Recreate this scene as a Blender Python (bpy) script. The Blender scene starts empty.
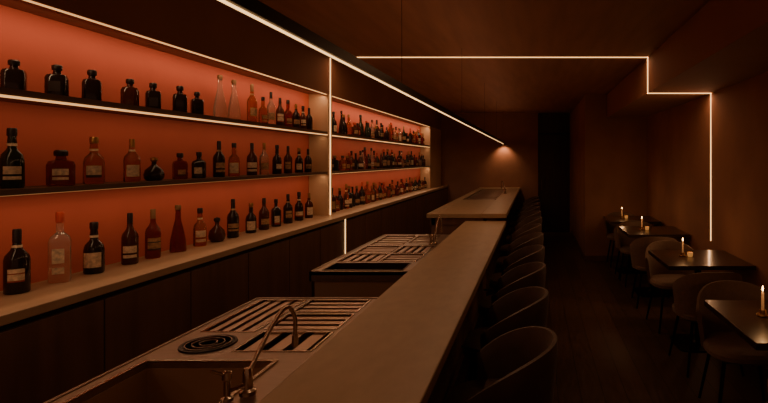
import bpy, math, random
from mathutils import Vector, Matrix
random.seed(7)
F=512.0; H=1.64; CEIL=2.71; FAR=11.6; XW=-2.13; XN=-2.33; XC=-1.975; XR=1.83; RING=5.32
LEDGE=1.07; SH1=1.52; SH2=1.932; NTOP=2.317; BAR=0.94; ST=0.92; SOF=2.337
# ---------------- materials ----------------
def mat(name, col, rough=0.5, metal=0.0, emis=None, es=0.0, trans=0.0, ior=1.45, noise=0.0, nscale=6.0, stretch=(1,1,1), bump=0.0, sheen=0.0, coat=0.0):
    m=bpy.data.materials.new(name); m.use_nodes=True
    nt=m.node_tree; b=nt.nodes['Principled BSDF']
    b.inputs['Base Color'].default_value=(*col,1); b.inputs['Roughness'].default_value=rough
    b.inputs['Metallic'].default_value=metal; b.inputs['IOR'].default_value=ior
    b.inputs['Transmission Weight'].default_value=trans
    b.inputs['Sheen Weight'].default_value=sheen
    b.inputs['Coat Weight'].default_value=coat
    if emis: 
        b.inputs['Emission Color'].default_value=(*emis,1); b.inputs['Emission Strength'].default_value=es
    if noise>0 or bump>0:
        tc=nt.nodes.new('ShaderNodeTexCoord'); mp=nt.nodes.new('ShaderNodeMapping'); mp.inputs['Scale'].default_value=stretch
        nz=nt.nodes.new('ShaderNodeTexNoise'); nz.inputs['Scale'].default_value=nscale; nz.inputs['Detail'].default_value=6
        nt.links.new(tc.outputs['Object'],mp.inputs['Vector']); nt.links.new(mp.outputs['Vector'],nz.inputs['Vector'])
        if noise>0:
            r=nt.nodes.new('ShaderNodeValToRGB')
            r.color_ramp.elements[0].position=.3; r.color_ramp.elements[1].position=.7
            r.color_ramp.elements[0].color=(*[c*(1-noise) for c in col],1); r.color_ramp.elements[1].color=(*[min(1,c*(1+noise)) for c in col],1)
            nt.links.new(nz.outputs['Fac'],r.inputs['Fac']); nt.links.new(r.outputs['Color'],b.inputs['Base Color'])
        if bump>0:
            bp=nt.nodes.new('ShaderNodeBump'); bp.inputs['Strength'].default_value=bump; bp.inputs['Distance'].default_value=.01
            nt.links.new(nz.outputs['Fac'],bp.inputs['Height']); nt.links.new(bp.outputs['Normal'],b.inputs['Normal'])
    return m
def floor_mat():
    m=mat('floor_planks',(.05,.028,.016),.35)
    nt=m.node_tree; b=nt.nodes['Principled BSDF']
    tc=nt.nodes.new('ShaderNodeTexCoord'); mp=nt.nodes.new('ShaderNodeMapping'); mp.inputs['Rotation'].default_value=(0,0,math.pi/2)
    br=nt.nodes.new('ShaderNodeTexBrick'); br.inputs['Scale'].default_value=1.0
    br.inputs['Brick Width'].default_value=1.4; br.inputs['Row Height'].default_value=.16; br.inputs['Mortar Size'].default_value=.003
    br.inputs['Color1'].default_value=(.14,.08,.05,1); br.inputs['Color2'].default_value=(.10,.058,.037,1); br.inputs['Mortar'].default_value=(.03,.018,.012,1)
    nt.links.new(tc.outputs['Object'],mp.inputs['Vector']); nt.links.new(mp.outputs['Vector'],br.inputs['Vector'])
    nz=nt.nodes.new('ShaderNodeTexNoise'); nz.inputs['Scale'].default_value=5
    mp2=nt.nodes.new('ShaderNodeMapping'); mp2.inputs['Scale'].default_value=(8,1,1)
    nt.links.new(tc.outputs['Object'],mp2.inputs['Vector']); nt.links.new(mp2.outputs['Vector'],nz.inputs['Vector'])
    mx=nt.nodes.new('ShaderNodeMix'); mx.data_type='RGBA'; mx.blend_type='MULTIPLY'; mx.inputs[0].default_value=.6
    nt.links.new(br.outputs['Color'],mx.inputs[6]); nt.links.new(nz.outputs['Fac'],mx.inputs[7]); nt.links.new(mx.outputs[2],b.inputs['Base Color'])
    mr=nt.nodes.new('ShaderNodeMapRange'); mr.inputs[3].default_value=.28; mr.inputs[4].default_value=.55
    nt.links.new(nz.outputs['Fac'],mr.inputs[0]); nt.links.new(mr.outputs[0],b.inputs['Roughness'])
    return m
M={}
M['red']=mat('red_plaster',(.54,.112,.072),.7,noise=.06,nscale=3,bump=.05)
M['wall']=mat('brown_plaster',(.29,.145,.10),.8,noise=.14,nscale=2.2,bump=.1)
M['ceil']=mat('dark_ceiling_boards',(.31,.15,.10),.7,noise=.14,nscale=2.5,stretch=(4,.5,1))
M['soffit']=mat('soffit_paint',(.28,.135,.09),.8,noise=.08,nscale=2)
M['floor']=floor_mat()
M['cab']=mat('cabinet_veneer',(.14,.072,.05),.45,noise=.2,nscale=4,stretch=(3,3,.4))
M['cream']=mat('pale_panel',(.62,.42,.26),.6,noise=.06,nscale=5)
M['ledge']=mat('ledge_stone',(.42,.28,.18),.45,noise=.08,nscale=8)
M['shelf']=mat('shelf_wood',(.12,.065,.04),.45,noise=.2,nscale=6,stretch=(6,.6,1))
M['bar']=mat('bar_top_stone',(.34,.235,.145),.42,noise=.08,nscale=9,stretch=(2,1,1),bump=.04)
M['steel']=mat('brushed_steel',(.32,.235,.19),.32,.9,noise=.1,nscale=20,stretch=(1,12,1))
M['basin']=mat('basin_steel',(.30,.18,.12),.4,.35)
M['steeld']=mat('dark_steel',(.12,.08,.06),.35,1.0)
M['strip']=mat('tray_slat',(.46,.32,.25),.3,.9)
M['black']=mat('black_metal',(.012,.009,.008),.35,.6)
M['dark']=mat('dark_void',(.01,.006,.005),.7)
M['door']=mat('dark_door_wood',(.04,.02,.013),.5,noise=.3,nscale=5,stretch=(5,1,.4))
M['chrome']=mat('aged_chrome',(.42,.33,.26),.2,1.0)
M['led']=mat('led_strip',(1,.8,.5),.5,emis=(1,.55,.21),es=2.7)
M['ledn']=mat('led_strip_niche',(1,.7,.4),.5,emis=(1,.50,.18),es=1.2)
M['ledd']=mat('led_strip_dim',(1,.7,.4),.5,emis=(1,.45,.16),es=.2)
M['velvet']=mat('dark_brown_leather',(.075,.042,.03),.5,sheen=.2,noise=.12,nscale=12,bump=.1)
M['beige']=mat('brown_upholstery',(.17,.11,.077),.75,noise=.1,nscale=40,bump=.15,sheen=.15)
M['table']=mat('dark_table_wood',(.035,.02,.013),.28,noise=.3,nscale=6,stretch=(1,6,1),coat=.2)
M['wax']=mat('candle_wax',(.75,.5,.28),.5,emis=(1,.45,.15),es=.12)
M['flame']=mat('flame',(1,.7,.3),.5,emis=(1,.55,.18),es=15)
M['brass']=mat('brass',(.4,.24,.1),.35,1.0)
M['votive']=mat('amber_glass',(.9,.5,.2),.1,emis=(1,.42,.1),es=.35)
# bottles
M['g_dark']=mat('glass_black',(.018,.011,.010),.10)
M['g_brown']=mat('glass_brown',(.06,.016,.008),.08)
M['g_green']=mat('glass_green',(.014,.02,.01),.08)
M['g_amber']=mat('glass_amber_liquor',(.62,.22,.07),.04,trans=.85,ior=1.35)
M['g_clear']=mat('glass_clear',(.9,.78,.70),.03,trans=.85,ior=1.45)
M['g_red']=mat('glass_red_liquor',(.30,.04,.025),.04,trans=.75,ior=1.35)
M['l_cream']=mat('label_cream',(.66,.53,.38),.7,noise=.35,nscale=70)
M['l_tan']=mat('label_tan',(.38,.23,.13),.7,noise=.45,nscale=60)
M['l_black']=mat('label_black',(.03,.02,.015),.6)
M['l_red']=mat('label_red',(.30,.04,.02),.6)
M['c_black']=mat('cap_black',(.015,.01,.01),.4)
M['c_gold']=mat('cap_gold',(.35,.2,.08),.35,.9)
M['c_red']=mat('cap_red',(.4,.05,.03),.4)
M['c_cork']=mat('cap_cork',(.22,.12,.06),.8)
# ---------------- mesh builder ----------------
class MB:
    def __init__(s): s.v=[];s.f=[];s.m=[];s.mats=[];s.X=Matrix.Identity(4)
    def mi(s,k):
        if k not in s.mats: s.mats.append(k)
        return s.mats.index(k)
    def add(s,vs,fs,k):
        o=len(s.v); s.v+=[tuple(s.X@Vector(p)) for p in vs]; i=s.mi(k)
        for f in fs: s.f.append([a+o for a in f]); s.m.append(i)
    def box(s,x0,x1,y0,y1,z0,z1,k):
        vs=[(x,y,z) for z in(z0,z1) for y in(y0,y1) for x in(x0,x1)]
        s.add(vs,[(0,2,3,1),(4,5,7,6),(0,1,5,4),(2,6,7,3),(0,4,6,2),(1,3,7,5)],k)
    def lathe(s,c,prof,k,seg=20,a0=0,a1=2*math.pi,rot=0):
        full=abs(a1-a0-2*math.pi)<1e-4; n=seg if full else seg+1
        vs=[]
        for p in prof:
            r,z=p[0],p[1]; q=p[2] if len(p)>2 else 2
            for i in range(n):
                a=a0+(a1-a0)*i/seg
                cc,ss=math.cos(a),math.sin(a)
                g=r*(abs(cc)**q+abs(ss)**q)**(-1/q)
                x,y=g*cc,g*ss
                xr=x*math.cos(rot)-y*math.sin(rot); yr=x*math.sin(rot)+y*math.cos(rot)
                vs.append((c[0]+xr,c[1]+yr,c[2]+z))
        fs=[]
        for j in range(len(prof)-1):
            for i in range(seg):
                i2=(i+1)%n
                fs.append((j*n+i,j*n+i2,(j+1)*n+i2,(j+1)*n+i))
        if full:
            if prof[0][0]>1e-5: fs.append(tuple(range(n))[::-1])
            if prof[-1][0]>1e-5: fs.append(tuple((len(prof)-1)*n+i for i in range(n)))
        s.add(vs,fs,k)
    def tube(s,pts,r,k,seg=10):
        pts=[Vector(p) for p in pts]; rs=r if isinstance(r,(list,tuple)) else [r]*len(pts)
        vs=[];up=None
        for i,p in enumerate(pts):
            t=(pts[min(i+1,len(pts)-1)]-pts[max(i-1,0)]).normalized()
            if up is None: up=Vector((1,0,0)) if abs(t.x)<.8 else Vector((0,1,0))
            a=(up-t*up.dot(t)).normalized(); b=t.cross(a); up=a
            for j in range(seg):
                th=2*math.pi*j/seg; vs.append(tuple(p+rs[i]*(a*math.cos(th)+b*math.sin(th))))
        fs=[(i*seg+j,i*seg+(j+1)%seg,(i+1)*seg+(j+1)%seg,(i+1)*seg+j) for i in range(len(pts)-1) for j in range(seg)]
        fs.append(tuple(range(seg))[::-1]); fs.append(tuple((len(pts)-1)*seg+j for j in range(seg)))
        s.add(vs,fs,k)
    def shell(s,fn,nu,nv,k):
        vs=[];fs=[]
        for side in (0,1):
            for j in range(nv+1):
                for i in range(nu+1): vs.append(fn(i/nu,j/nv,side))
        W=nu+1;O=W*(nv+1)
        for j in range(nv):
            for i in range(nu):
                a=j*W+i; fs.append((a,a+1,a+W+1,a+W)); fs.append((O+a,O+a+W,O+a+W+1,O+a+1))
        for i in range(nu):
            fs.append((i,O+i,O+i+1,i+1)); t=nv*W+i; fs.append((t,t+1,O+t+1,O+t))
        for j in range(nv):
            a=j*W; fs.append((a,a+W,O+a+W,O+a)); a=j*W+nu; fs.append((a,O+a,O+a+W,a+W))
        s.add(vs,fs,k)
    def build(s,name,bevel=0,smooth=True,loc=None,rotz=0):
        me=bpy.data.meshes.new(name); me.from_pydata(s.v,[],s.f)
        for k in s.mats: me.materials.append(M[k])
        for p,i in zip(me.polygons,s.m): p.material_index=i
        me.validate(); 
        import bmesh
        bm=bmesh.new(); bm.from_mesh(me); bmesh.ops.recalc_face_normals(bm,faces=bm.faces); bm.to_mesh(me); bm.free()
        ob=bpy.data.objects.new(name,me); bpy.context.scene.collection.objects.link(ob)
        if smooth:
            for p in me.polygons: p.use_smooth=True
            me.set_sharp_from_angle(angle=math.radians(38))
        if loc: ob.location=loc
        ob.rotation_euler[2]=rotz
        if bevel:
            b=ob.modifiers.new('bevel','BEVEL'); b.width=bevel; b.segments=2; b.limit_method='ANGLE'; b.angle_limit=math.radians(50)
        return ob
def simple(name,boxes,bevel=0):
    m=MB()
    for b in boxes: m.box(*b)
    return m.build(name,bevel=bevel,smooth=False)
def area(name,loc,sx,sy,w,col,rot=(0,0,0),parent=None):
    l=bpy.data.lights.new(name,'AREA'); l.shape='RECTANGLE'; l.size=sx; l.size_y=sy; l.energy=w; l.color=col
    o=bpy.data.objects.new(name,l); bpy.context.scene.collection.objects.link(o); o.location=loc; o.rotation_euler=rot
    if parent: o.parent=parent
    return o
Y0=-0.6; G=.002
# ---------------- room ----------------
simple('floor',[(-2.6,2.0,Y0,FAR+.1,-.08,0,'floor')])
simple('ceiling',[(-2.6,2.0,Y0,FAR+.1,CEIL,CEIL+.08,'ceil')])
simple('wall_far',[(-2.6,.07,FAR,FAR+.1,0,CEIL,'wall'),(.79,.9,FAR,FAR+.1,0,CEIL,'wall')])
simple('door_1',[(.07,.79,FAR+.05,FAR+.09,0,CEIL,'door'),(.09,.77,FAR+.035,FAR+.05,.02,2.2,'door'),(.07,.79,FAR+.03,FAR+.05,2.22,2.25,'dark'),(.14,.16,FAR+.0,FAR+.02,.95,1.2,'steeld'),(.14,.16,FAR+.0,FAR+.036,.96,.98,'steeld'),(.14,.16,FAR+.0,FAR+.036,1.16,1.18,'steeld')])
simple('wall_right',[(XR,XR+.1,Y0,FAR,0,CEIL,'wall')])
simple('wall_block_right',[(.82,XR,8.36,FAR,0,CEIL,'wall')])
simple('soffit_right',[(1.175,XR,Y0,8.36,SOF,CEIL,'soffit')])
simple('wall_left',[(XN-.1,XN,Y0,FAR,0,CEIL,'red')])
simple('bulkhead_left',[(XN,XW,Y0,FAR,NTOP,CEIL,'soffit')])
simple('pier_left',[(XN+G,XW,5.27,5.37,LEDGE,NTOP,'cream'),(XN+G,XW,10.4,FAR-G,LEDGE,NTOP,'cream')])
simple('baseboard_right',[(XR-.012,XR,Y0,8.36,0,.08,'cab'),(.82,XR,8.348,8.36,0,.08,'cab'),(.808,.82,8.348,FAR,0,.08,'cab')])
# ring LED
rg=MB(); t=.005; q=.001
rg.box(XW+q,XW+.007,RING-t,RING+t,LEDGE+q,CEIL-q,'led')
rg.box(XW+q,1.173,RING-t,RING+t,CEIL-.007,CEIL-q,'led')
rg.box(1.167,1.174,RING-t,RING+t,SOF-.007,CEIL-q,'led')
rg.box(1.167,XR-q,RING-t,RING+t,SOF-.008,SOF-q,'led')
rg.box(XR-.007,XR-q,RING-t,RING+t,.80,SOF-q,'led')
rg.box(XC+q,XC+.007,RING-t,RING+t,.1,LEDGE-.045,'led')
ring=rg.build('led_ring_light',smooth=False)
RC=(1,.49,.23)
area('ring_ceiling_light',(-.45,RING,CEIL-.02),3.2,.02,6,RC,(0,0,0),ring)
area('ring_wall_light',(XR-.02,RING,1.55),1.5,.02,2.5,RC,(0,math.pi/2,0),ring)
area('ring_soffit_light',(1.5,RING,SOF-.02),.6,.02,1.6,RC,(0,0,0),ring)
# ---------------- back bar ----------------
cb=MB()
cb.box(XN+G,XC-.02,Y0,FAR-.01,.1,LEDGE-.04-G,'dark')
cb.box(XN+G,XC-.06,Y0,FAR-.01,0,.1,'dark')
def doors(ya,yb):
    n=max(1,round((yb-ya)/.62)); w=(yb-ya)/n
    for i in range(n):
        cb.box(XC-.02,XC,ya+i*w+.004,ya+(i+1)*w-.004,.11,LEDGE-.07,'cab')
doors(Y0,RING-.02); doors(RING+.02,FAR-.02)
cb.build('back_bar_cabinet',bevel=.002,smooth=False)
simple('back_bar_ledge',[(XN+G,XC+.02,Y0,FAR-.01,LEDGE-.04,LEDGE-.0005,'ledge')],bevel=.004)
for z,th in ((SH1,.024),(SH2,.036)):
    for a,b in ((Y0,5.27-G),(5.37+G,10.4-G)):
        s=MB(); s.box(XN+G,XW-.005,a,b,z-th,z,'shelf')
        s.box(XW-.017,XW-.008,a+.01,b-.01,z-th-.003,z-th,'ledn' if z==SH2 or a>1 else 'ledd')
        if z==SH2: s.box(XW-.005,XW-.001,a,b,z-th-.001,z-th+.006,'ledn')
        s.build('bottle_shelf',smooth=False)
WARM=(1,.58,.31)
for a,b,ta in ((Y0,5.27,1),(5.37,10.4,1.25)):
    L=b-a;c=(a+b)/2
    e=MB(); e.box(XW-.018,XW-.008,a+.01,b-.01,NTOP-.007,NTOP-q,'ledn'); top=e.build('niche_led_strip',smooth=False)
    area('niche_top_light',(XW-.04,c,NTOP-.015),.02,L-.04,8.5*ta*L/5.8,WARM,(0,.35,0),top)
    area('niche_shelf_light',(XW-.045,c,SH2-.045),.02,L-.04,2.5*ta*L/5.8,WARM,(0,.3,0),top)
    area('niche_ledge_light',(XW-.045,c,SH1-.032),.02,L-.04,4.0*ta*L/5.8,WARM,(0,.1,0),top)
# ---------------- bottles ----------------
def bottle(mb,x,y,z,R,Ht,kind,g,lab,cap,ang=-.8,seg=20):
    n=2
    if kind=='flask':
        P=[(.0,0,5),(.9*R,0,6),(R,.03*Ht,6),(R,.58*Ht,6),(.88*R,.68*Ht,4),(.42*R,.73*Ht,2),(.36*R,.80*Ht,2),(.36*R,.84*Ht,2),(0,.84*Ht,2)]
        C=[(0,.83*Ht),(.48*R,.83*Ht),(.52*R,.87*Ht),(.52*R,.96*Ht),(.4*R,Ht),(0,Ht)]; lz=(.14,.48); n=6
    elif kind=='squat':
        P=[(0,0),(.75*R,0),(R,.10*Ht),(1.05*R,.25*Ht),(.9*R,.45*Ht),(.45*R,.60*Ht),(.25*R,.68*Ht),(.24*R,.8*Ht),(0,.8*Ht)]
        C=[(0,.79*Ht),(.26*R,.79*Ht),(.42*R,.87*Ht),(.36*R,.96*Ht),(0,Ht)]; lz=None
    elif kind=='cone':
        P=[(0,0),(.95*R,0),(R,.03*Ht),(.92*R,.25*Ht),(.62*R,.5*Ht),(.36*R,.68*Ht),(.30*R,.88*Ht),(.36*R,.90*Ht),(0,.90*Ht)]
        C=[(0,.89*Ht),(.3*R,.89*Ht),(.4*R,.94*Ht),(.34*R,Ht),(0,Ht)]; lz=None
    elif kind=='wine':
        P=[(0,0),(.92*R,0),(R,.02*Ht),(R,.52*Ht),(.9*R,.59*Ht),(.52*R,.67*Ht),(.36*R,.73*Ht),(.32*R,.87*Ht),(0,.87*Ht)]
        C=[(0,.80*Ht),(.35*R,.80*Ht),(.35*R,.98*Ht),(.31*R,Ht),(0,Ht)]; lz=(.15,.44)
    elif kind=='round':
        P=[(0,0),(.9*R,0),(R,.03*Ht),(.98*R,.46*Ht),(.85*R,.56*Ht),(.5*R,.63*Ht),(.36*R,.68*Ht),(.40*R,.75*Ht),(.33*R,.88*Ht),(0,.88*Ht)]
        C=[(0,.86*Ht),(.40*R,.86*Ht),(.42*R,.9*Ht),(.42*R,.98*Ht),(.36*R,Ht),(0,Ht)]; lz=(.12,.42)
    else:
        P=[(0,0,6),(.9*R,0,6),(R,.02*Ht,6),(R,.58*Ht,6),(.85*R,.65*Ht,4),(.38*R,.71*Ht,2),(.34*R,.75*Ht,2),(.34*R,.88*Ht,2),(0,.88*Ht,2)]
        C=[(0,.85*Ht),(.42*R,.85*Ht),(.42*R,.98*Ht),(.38*R,Ht),(0,Ht)]; lz=(.1,.5); n=6
    rot=ang if n==6 else 0
    mb.lathe((x,y,z),P,g,seg=28 if n==6 else seg,rot=rot)
    mb.lathe((x,y,z),C,cap,seg=14)
    if lab and lz:
        a,b=lz; a+=random.uniform(-.03,.04); b-=random.uniform(0,.1)
        k2='l_black' if lab!='l_black' else 'c_gold'
        if lab=='l_cream' and random.random()<.35: k2='l_red'
        d=(b-a); rr=R*1.02+.0006; st=random.choice('abcd')
        if st=='a': S=[(a,b,lab)]
        elif st=='b': S=[(a,a+.12*d,k2),(a+.12*d,a+.6*d,lab),(a+.6*d,a+.68*d,k2),(a+.68*d,b,lab)]
        elif st=='c': S=[(a,a+.25*d,lab),(a+.42*d,b,lab)]
        else: S=[(a,a+.2*d,k2),(a+.2*d,a+.9*d,lab)]
        sp=random.uniform(.6,1.0) if n==2 else .5
        for p,q2,k in S:
            if n==2: mb.lathe((x,y,z),[(rr,p*Ht),(rr,q2*Ht)],k,seg=12,a0=ang-sp,a1=ang+sp)
            else: mb.lathe((x,y,z),[(rr,p*Ht,6),(rr,q2*Ht,6)],k,seg=8,a0=-sp,a1=sp,rot=rot)
        if kind in('wine','round') and random.random()<.5:
            mb.lathe((x,y,z),[(.42*R,.70*Ht),(.40*R,.75*Ht)],lab,seg=14)
XB=-2.225
def place(px,top,base_z,kind,g,lab,cap,R,ang=-.8):
    Y=-XB*F/(535-px); ybase=160+(H-base_z)*F/Y
    Ht=(ybase-top)*Y/F
    R*= .82 if kind=='flask' else .93
    mb=MB(); bottle(mb,0,0,0,R,Ht,kind,g,lab,cap,ang)
    nm={'flask':'square_liquor_flask','squat':'squat_decanter','cone':'glass_decanter','wine':'liquor_bottle','round':'whisky_bottle','sq':'square_spirit_bottle'}[kind]
    mb.build(nm,loc=(XB,Y,base_z))
top=[(14,60,'flask','g_dark',None,'c_black',.046),(57,65,'flask','g_dark','l_black','c_black',.046),(92,70,'flask','g_dark',None,'c_black',.046),(130,79,'flask','g_brown',None,'c_black',.045),(153,83,'flask','g_dark','l_black','c_black',.045),(180,86,'flask','g_dark',None,'c_black',.046),(197,92,'flask','g_dark',None,'c_black',.042),
(220,75,'cone','g_clear',None,'c_cork',.048),(234,80,'cone','g_clear',None,'c_cork',.048),(252,84,'wine','g_amber','l_tan','c_cork',.038),(263,97,'round','g_amber','l_tan','c_black',.036),(271,92,'wine','g_clear','l_tan','c_black',.036),(280,98,'wine','g_brown','l_cream','c_black',.036),(288,100,'round','g_red','l_tan','c_black',.038),(296,104,'wine','g_dark','l_tan','c_gold',.036),(303,106,'round','g_brown','l_cream','c_black',.036),(309,108,'wine','g_dark',None,'c_black',.036)]
mid=[(12,128,'round','g_green','l_cream','c_black',.043),(61,150,'flask','g_red','l_cream','c_black',.062),(94,137,'round','g_amber','l_cream','c_gold',.047),(132,139,'wine','g_amber','l_cream','c_gold',.041),(154,157,'squat','g_dark',None,'c_gold',.052),(180,153,'flask','g_red','l_tan','c_black',.044),(199,152,'sq','g_dark','l_cream','c_black',.042),(219,141,'wine','g_dark','l_tan','c_black',.040),(234,143,'round','g_amber','l_cream','c_black',.042),(252,143,'wine','g_brown','l_cream','c_black',.040),(264,143,'wine','g_clear','l_tan','c_gold',.038),(277,145,'round','g_dark','l_cream','c_black',.040),(288,146,'wine','g_brown','l_tan','c_black',.038),(299,148,'round','g_dark','l_cream','c_gold',.040),(308,149,'wine','g_dark','l_tan','c_black',.036)]
bot=[(17,229,'wine','g_dark','l_cream','c_black',.046),(60,212,'sq','g_clear','l_cream','c_red',.041),(94,222,'round','g_dark','l_cream','c_black',.046),(130,213,'wine','g_brown','l_cream','c_black',.041),(153,209,'wine','g_red','l_tan','c_cork',.041),(178,205,'cone','g_red',None,'c_cork',.048),(200,208,'round','g_amber','l_cream','c_black',.042),(217,217,'squat','g_brown',None,'c_black',.054),(233,199,'wine','g_dark','l_tan','c_black',.042),(251,203,'round','g_dark','l_cream','c_gold',.042),(264,198,'wine','g_brown','l_tan','c_black',.042),(276,199,'sq','g_dark','l_cream','c_black',.038),(288,194,'wine','g_dark','l_tan','c_black',.042),(299,192,'round','g_dark','l_cream','c_black',.042),(309,193,'wine','g_brown','l_cream','c_gold',.040)]
for row,z in ((top,SH2),(mid,SH1),(bot,LEDGE)):
    for px,tp,kind,g,lab,cap,R in row: place(px,tp,z+.0005,kind,g,lab,cap,R,ang=-.85+random.uniform(-.3,.3))
for z in (SH2,SH1,LEDGE):
    mb=MB(); y=5.46
    while y<10.3:
        k=random.choice(['wine','round','wine','sq','round','flask','cone'])
        hh=random.uniform(.2,.29) if k not in('flask',) else .17
        bottle(mb,XB+random.uniform(-.02,.02),y,z+.0005,random.uniform(.032,.04),hh,k,random.choice(['g_dark','g_dark','g_brown','g_green','g_amber','g_red','g_clear']),random.choice(['l_cream','l_tan','l_tan',None]),random.choice(['c_black','c_black','c_gold','c_red','c_cork']),seg=14)
        y+=random.uniform(.11,.17)
    mb.build('liquor_bottle_row')
# ---------------- bar counter ----------------
b=MB()
b.box(-.80,-.33,Y0,5.88,BAR-.045,BAR,'bar')
b.box(-.795,-.56,Y0,5.86,.08,BAR-.045,'cab'); b.box(-.79,-.60,Y0,5.86,0,.08,'dark')
b.tube([(-.44,Y0,.22),(-.44,5.8,.22)],.015,'steeld')
for yy in (0.5,2.2,3.9,5.6): b.tube([(-.44,yy,.22),(-.565,yy,.22)],.010,'steeld')
b.build('bar_counter',bevel=.004,smooth=True)
b=MB(); Z2=1.02; A=5.9
ix0,ix1,iy0,iy1=-1.14,-.62,8.0,10.9
b.box(-1.25,ix0,A,FAR-.01,Z2-.05,Z2,'bar'); b.box(ix1,-.33,A,FAR-.01,Z2-.05,Z2,'bar')
b.box(ix0,ix1,A,iy0,Z2-.05,Z2,'bar'); b.box(ix0,ix1,iy1,FAR-.01,Z2-.05,Z2,'bar')
b.box(ix0,ix1,iy0,iy1,Z2-.13,Z2-.10,'steeld')
for i in range(9):
    yy=iy0+.1+i*.31; b.box(ix0+.02,ix1-.02,yy,yy+.12,Z2-.1,Z2-.01,'steel')
b.box(-1.20,-.56,A+.03,FAR-.02,.08,Z2-.13,'cab'); b.box(-1.15,-.6,A+.06,FAR-.02,0,.08,'dark')
b.box(-1.21,-1.15,A+.02,FAR-.02,Z2-.13,Z2-.05,'cab'); b.box(-.6,-.56,A+.02,FAR-.02,Z2-.13,Z2-.05,'cab'); b.box(-1.2,-.56,A+.02,A+.06,Z2-.13,Z2-.05,'cab')
b.build('raised_bar_counter',bevel=.004)
# ---------------- work stations ----------------
XL=-1.45; XRt=-.802
def rim(mb,x0,x1,y0,y1,w,z0,z1,k):
    mb.box(x0,x1,y0,y0+w,z0,z1,k); mb.box(x0,x1,y1-w,y1,z0,z1,k); mb.box(x0,x0+w,y0+w,y1-w,z0,z1,k); mb.box(x1-w,x1,y0+w,y1-w,z0,z1,k)
def well(mb,x0,x1,y0,y1,n,along,dep=.05,k='strip'):
    mb.box(x0,x1,y0,y1,ST-dep-.01,ST-dep,'dark')
    rim(mb,x0,x1,y0,y1,.008,ST-dep,ST+.003,'chrome')
    for i in range(n):
        if along=='y':
            w=(x1-x0-.02)/n; a=x0+.01+i*w; mb.box(a+w*.22,a+w*.78,y0+.012,y1-.012,ST-.014,ST-.004,k)
        else:
            w=(y1-y0-.02)/n; a=y0+.01+i*w; mb.box(x0+.012,x1-.012,a+w*.22,a+w*.78,ST-.014,ST-.004,k)
def deck(mb,x0,x1,y0,y1,holes):
    xs=sorted({x0,x1,*[h[0] for h in holes],*[h[1] for h in holes]}); ys=sorted({y0,y1,*[h[2] for h in holes],*[h[3] for h in holes]})
    for i in range(len(xs)-1):
        for j in range(len(ys)-1):
            cx=(xs[i]+xs[i+1])/2; cy=(ys[j]+ys[j+1])/2
            if any(h[0]<cx<h[1] and h[2]<cy<h[3] for h in holes): continue
            mb.box(xs[i],xs[i+1],ys[j],ys[j+1],ST-.02,ST,'steel')
s=MB()
ya,yb=1.86,2.67
wells=[(-1.40,-1.17,2.14,2.63,4,'y'),(-1.15,-.84,2.42,2.63,3,'x'),(-1.15,-.84,2.17,2.39,3,'x'),(-1.14,-.84,1.92,2.14,3,'y')]
sink=(-1.38,-.93,0.75,1.82)
deck(s,XL,XRt,Y0+.3,yb,[w[:4] for w in wells]+[sink])
for w in wells: well(s,*w)
c=(-1.275,2.0,ST)
s.lathe(c,[(.0,.001),(.085,.001),(.09,.006),(.098,.006),(.10,0)],'black',seg=32)
for r in (.03,.055,.078): s.lathe(c,[(r-.002,.004),(r-.002,.008),(r+.002,.008),(r+.002,.004)],'steel',seg=28)
x0,x1,y0_,y1_=sink; d=.16
for (p,q2) in ((y0_,1.27),(1.30,y1_)):
    s.box(x0,x1,p,q2,ST-d-.01,ST-d,'basin')
    rim(s,x0-.008,x1+.008,p-.008,q2+.008,.010,ST-d,ST-.0205,'basin')
    s.lathe(((x0+x1)/2,(p+q2)/2,ST-d),[(0,.002),(.035,.002),(.04,0)],'black',seg=20)
s.box(x0,x1,1.272,1.298,ST-d,ST-.003,'steel')
rim(s,x0-.012,x1+.012,y0_-.012,y1_+.012,.012,ST,ST+.006,'chrome')
s.box(XL+.01,XL+.03,Y0+.3,yb-.01,.08,ST-.02,'steeld'); s.box(XL+.03,XRt,yb-.03,yb-.01,.08,ST-.02,'steeld')
s.box(XL+.03,XRt,Y0+.3,yb-.03,.06,.5,'steeld')
s.box(XL,XL+.012,Y0+.3,yb,ST-.06,ST+.004,'steel'); s.box(XL,XRt,yb-.012,yb,ST-.06,ST+.004,'steel')
for lx in (XL+.05,XRt-.05):
    for ly in (.2,1.3,yb-.08): s.tube([(lx,ly,0),(lx,ly,.07)],.02,'chrome')
s.build('bar_prep_station')
s=MB(); ya,yb=3.29,4.95
wells=[(-1.40,-1.12,3.62,3.92,4,'y'),(-1.10,-.84,3.62,3.92,3,'x'),(-1.40,-1.12,3.96,4.28,3,'x'),(-1.10,-.84,3.96,4.28,4,'y'),(-1.40,-1.12,4.34,4.86,4,'x'),(-1.10,-.9,4.45,4.86,4,'x')]
hole=(-1.39,-.86,3.34,3.57)
deck(s,XL,XRt,ya,yb,[w[:4] for w in wells]+[hole])
for w in wells: well(s,*w)
s.box(hole[0],hole[1],hole[2],hole[3],ST-.22,ST-.21,'dark'); rim(s,hole[0],hole[1],hole[2],hole[3],.008,ST-.21,ST+.004,'steeld')
s.box(XL+.01,XL+.03,ya+.01,yb-.01,.08,ST-.02,'steeld'); s.box(XL+.03,XRt,ya+.01,ya+.03,.08,ST-.02,'basin'); s.box(XL+.03,XRt,yb-.03,yb-.01,.08,ST-.02,'steeld')
s.box(XL+.03,XRt,ya+.03,yb-.03,.06,.5,'steeld')
s.box(XL,XL+.012,ya,yb,ST-.06,ST+.004,'steel'); s.box(XL,XRt,ya,ya+.012,ST-.06,ST+.004,'steel')
for lx in (XL+.05,XRt-.05):
    for ly in (ya+.08,yb-.08): s.tube([(lx,ly,0),(lx,ly,.07)],.02,'chrome')
s.build('bar_prep_station')
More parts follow.
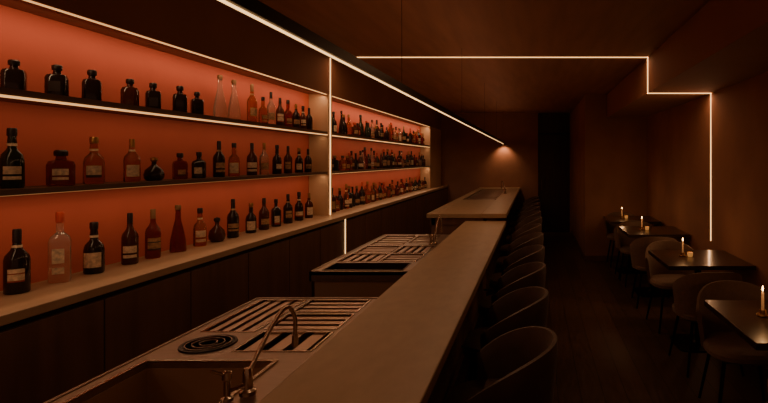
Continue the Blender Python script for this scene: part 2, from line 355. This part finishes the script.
def arc(p0,p1,p2,n=14):
    p0,p1,p2=map(Vector,(p0,p1,p2)); return [p0*(1-t)**2+2*p1*t*(1-t)+p2*t*t for t in [i/n for i in range(n+1)]]
def faucet(x,y,z,dx,dy,sc=1):
    m=MB()
    tip=Vector((dx*1.35,dy*1.35,.10))*sc
    m.lathe((0,0,0),[(0,0),(.024*sc,0),(.024*sc,.012),(.015*sc,.018),(.014*sc,.07*sc),(.010*sc,.08*sc),(0,.08*sc)],'chrome')
    path=[Vector((0,0,.06))*sc,Vector((dx*.25,dy*.25,.11))*sc,Vector((dx*.6,dy*.6,.175))*sc]+arc(Vector((dx*.8,dy*.8,.205))*sc,Vector((dx*1.2,dy*1.2,.265))*sc,Vector((dx*1.36,dy*1.36,.18))*sc)+[tip]
    m.tube(path,.0068*sc,'chrome',12)
    m.tube([tip+Vector((0,0,.03*sc)),tip-Vector((0,0,.008*sc))],.010*sc,'chrome',12)
    q=Vector((-dx*.5-.01,-dy*.3-.01,0))*sc
    m.lathe((q.x,q.y,0),[(0,0),(.017*sc,0),(.017*sc,.01),(.009*sc,.015),(.009*sc,.06*sc),(.014*sc,.065*sc),(.012*sc,.085*sc),(0,.09*sc)],'chrome')
    m.tube([q+Vector((0,0,.075*sc)),q+Vector((-.03,-.03,.10))*sc],.005*sc,'chrome',8)
    m.tube([Vector((0,0,.03*sc)),q+Vector((0,0,.03*sc))],.007*sc,'chrome',8)
    m.build('bar_faucet',loc=(x,y,z))
faucet(-.875,1.56,ST+.0065,.055,.11,1.0)
faucet(-.86,4.38,ST+.001,.03,.06,1.0)
faucet(-.55,9.4,Z2+.001,-.05,.02,1.0)
# ---------------- pendant ----------------
px=-.70; pz=H+.511*.70
p=MB(); p.box(px-.018,px+.018,Y0,11.42,pz,pz+.036,'black'); p.box(px-.005,px+.005,Y0+.01,11.41,pz-.003,pz,'led')
for wy in (.3,2.69,4.9,7.1,9.3,11.2): 
    p.tube([(px,wy,pz+.03),(px,wy,CEIL-q)],.0013,'black',6)
pend=p.build('linear_pendant_light',smooth=False)
PC=(1,.55,.29)
area('pendant_down_light',(px,5.4,pz-.01),.02,11.6,10.5,PC,(0,0,0),pend)
area('ceiling_fill_light',(px,5.4,pz+.045),.02,11.6,7,(1,.46,.23),(math.pi,0,0),pend)  # added fill aimed up to brighten the ceiling; the pendant's own LED faces down
sp=bpy.data.lights.new('pendant_end_spot','SPOT'); sp.energy=10; sp.color=(1,.52,.24); sp.spot_size=math.radians(110); sp.spot_blend=.8; sp.shadow_soft_size=.02
so=bpy.data.objects.new('pendant_end_spot',sp); bpy.context.scene.collection.objects.link(so); so.location=(px,11.44,pz-.01); so.rotation_euler=(math.radians(25),0,0); so.parent=pend
# ---------------- bar stools ----------------
def seatpad(m,z0,z1,a,b,k,cy=0):
    m.lathe((0,cy,0),[(0,z0,3),(a*.88,z0,3),(a,z0+.02,3),(a,z1-.025,3),(a*.93,z1-.006,3),(a*.7,z1+.004,3),(0,z1+.008,3)],k,seg=32)
def backshell(m,R,zb,zt,amax,th,k,flare=.04,drop=.6):
    def fn(u,v,side):
        a=(u*2-1)*amax; e=abs(u*2-1)
        top=zb+(zt-zb)*(1-drop*e**2.6)
        z=zb+(top-zb)*v
        r=R+flare*v+ (0 if side else -th)
        if v>.99: r+= (th*.25 if not side else -th*.25)
        return (r*math.sin(a), r*math.cos(a)*1.0, z)
    m.shell(fn,26,7,k)
def stool():
    m=MB(); seatpad(m,.55,.63,.215,.2,'velvet')
    backshell(m,.24,.53,.885,math.radians(112),.035,'velvet',.035,.45)
    for sx in(-1,1):
        for sy in(-1,1):
            m.tube([(sx*.15,sy*.15,.56),(sx*.205,sy*.205,0)],[.015,.010],'black',10)
    q=[( .188,.188,.2),(-.188,.188,.2),(-.188,-.188,.2),(.188,-.188,.2)]
    for i in range(4): m.tube([q[i],q[(i+1)%4]],.007,'black',8)
    return m
ys=[.62+.77*i for i in range(14)]
base=None
for i,yy in enumerate(ys):
    y=yy+random.uniform(-.02,.02)
    if base is None: base=stool().build('bar_stool'); o=base
    else: o=bpy.data.objects.new('bar_stool',base.data); bpy.context.scene.collection.objects.link(o)
    o.location=(-.18+random.uniform(-.015,.015),y,0); o.rotation_euler[2]=-math.pi/2+random.uniform(-.06,.06)
# ---------------- dining tables, chairs, candles ----------------
def dchair():
    m=MB(); seatpad(m,.40,.47,.235,.2,'beige')
    backshell(m,.25,.42,.80,math.radians(80),.03,'beige',.035,.35)
    for sx in(-1,1):
        for sy in(-1,1): m.tube([(sx*.15,sy*.15,.41),(sx*.215,sy*.22,0)],[.013,.009],'black',10)
    m.box(-.15,.15,-.15,.15,.385,.405,'black')
    return m
def dtable():
    m=MB(); m.box(-.36,.36,-.375,.375,.735,.77,'table')
    m.box(-.2,.2,-.2,.2,.722,.735,'black')
    m.tube([(0,0,.02),(0,0,.725)],.03,'black',16)
    m.lathe((0,0,0),[(0,0,5),(.22,0,5),(.22,.012,5),(.05,.02,3),(.035,.04,2),(0,.04,2)],'black',seg=32)
    return m
def candle():
    m=MB(); m.lathe((0,0,0),[(0,0),(.03,0),(.034,.006),(.032,.012),(.02,.014),(.018,.035),(.014,.035),(.013,.02),(0,.02)],'brass',seg=24)
    m.lathe((0,0,0),[(0,.02),(.008,.02),(.007,.13),(.004,.134),(0,.134)],'wax',seg=14)
    m.tube([(0,0,.132),(0,0,.142)],.001,'black',6)
    m.lathe((0,0,0),[(0,.136),(.004,.144),(.0045,.150),(.003,.162),(0,.170)],'flame',seg=12)
    m.lathe((.06,-.02,0),[(0,.002),(.020,.002),(.023,.01),(.025,.04),(.022,.04),(.020,.012),(0,.01)],'votive',seg=20)
    return m
tb=None
for i,(yc,xc) in enumerate(((2.805,1.41),(4.575,1.455),(6.345,1.455),(7.6,1.42))):
    if tb is None:
        tb=dtable().build('dining_table',bevel=.003); ch=dchair().build('dining_chair'); cd=candle().build('candle_holder'); T,Cs,K=tb,[ch],cd
        c2=bpy.data.objects.new('dining_chair',ch.data); bpy.context.scene.collection.objects.link(c2); Cs.append(c2)
    else:
        T=bpy.data.objects.new('dining_table',tb.data); K=bpy.data.objects.new('candle_holder',cd.data); Cs=[bpy.data.objects.new('dining_chair',ch.data) for _ in range(2)]
        for o in (T,K,*Cs): bpy.context.scene.collection.objects.link(o)
        mod=T.modifiers.new('bevel','BEVEL'); mod.width=.003; mod.segments=2; mod.limit_method='ANGLE'
    T.location=(xc,yc,0)
    if i==3:
        Cs[0].location=(xc-.05,yc+.43,0); Cs[1].location=(xc-.05,yc-.43,0)
    else:
        Cs[0].location=(xc-.08,yc+.49,0); Cs[1].location=(xc-.10,yc-.48,0)
    Cs[0].rotation_euler[2]=random.uniform(-.1,.1); Cs[1].rotation_euler[2]=math.pi+random.uniform(-.12,.12)
    K.location=(xc-.12 if i else 1.27,yc+.05,.7705)
    l=bpy.data.lights.new('candle_light','POINT'); l.energy=1.1; l.color=(1,.5,.2); l.shadow_soft_size=.03
    lo=bpy.data.objects.new('candle_light',l); bpy.context.scene.collection.objects.link(lo); lo.parent=K; lo.location=(0,0,.22)
# ---------------- world & camera ----------------
w=bpy.data.worlds.new('world'); bpy.context.scene.world=w; w.use_nodes=True
w.node_tree.nodes['Background'].inputs[0].default_value=(1,.44,.23,1); w.node_tree.nodes['Background'].inputs[1].default_value=.18
cam=bpy.data.cameras.new('camera'); co=bpy.data.objects.new('camera',cam); bpy.context.scene.collection.objects.link(co)
co.location=(0,0,H); co.rotation_euler=(math.pi/2,0,0)
cam.sensor_width=36; cam.lens=24; cam.clip_start=.05
cam.shift_x=(384-535)/768; cam.shift_y=(160-201.5)/768
bpy.context.scene.camera=co
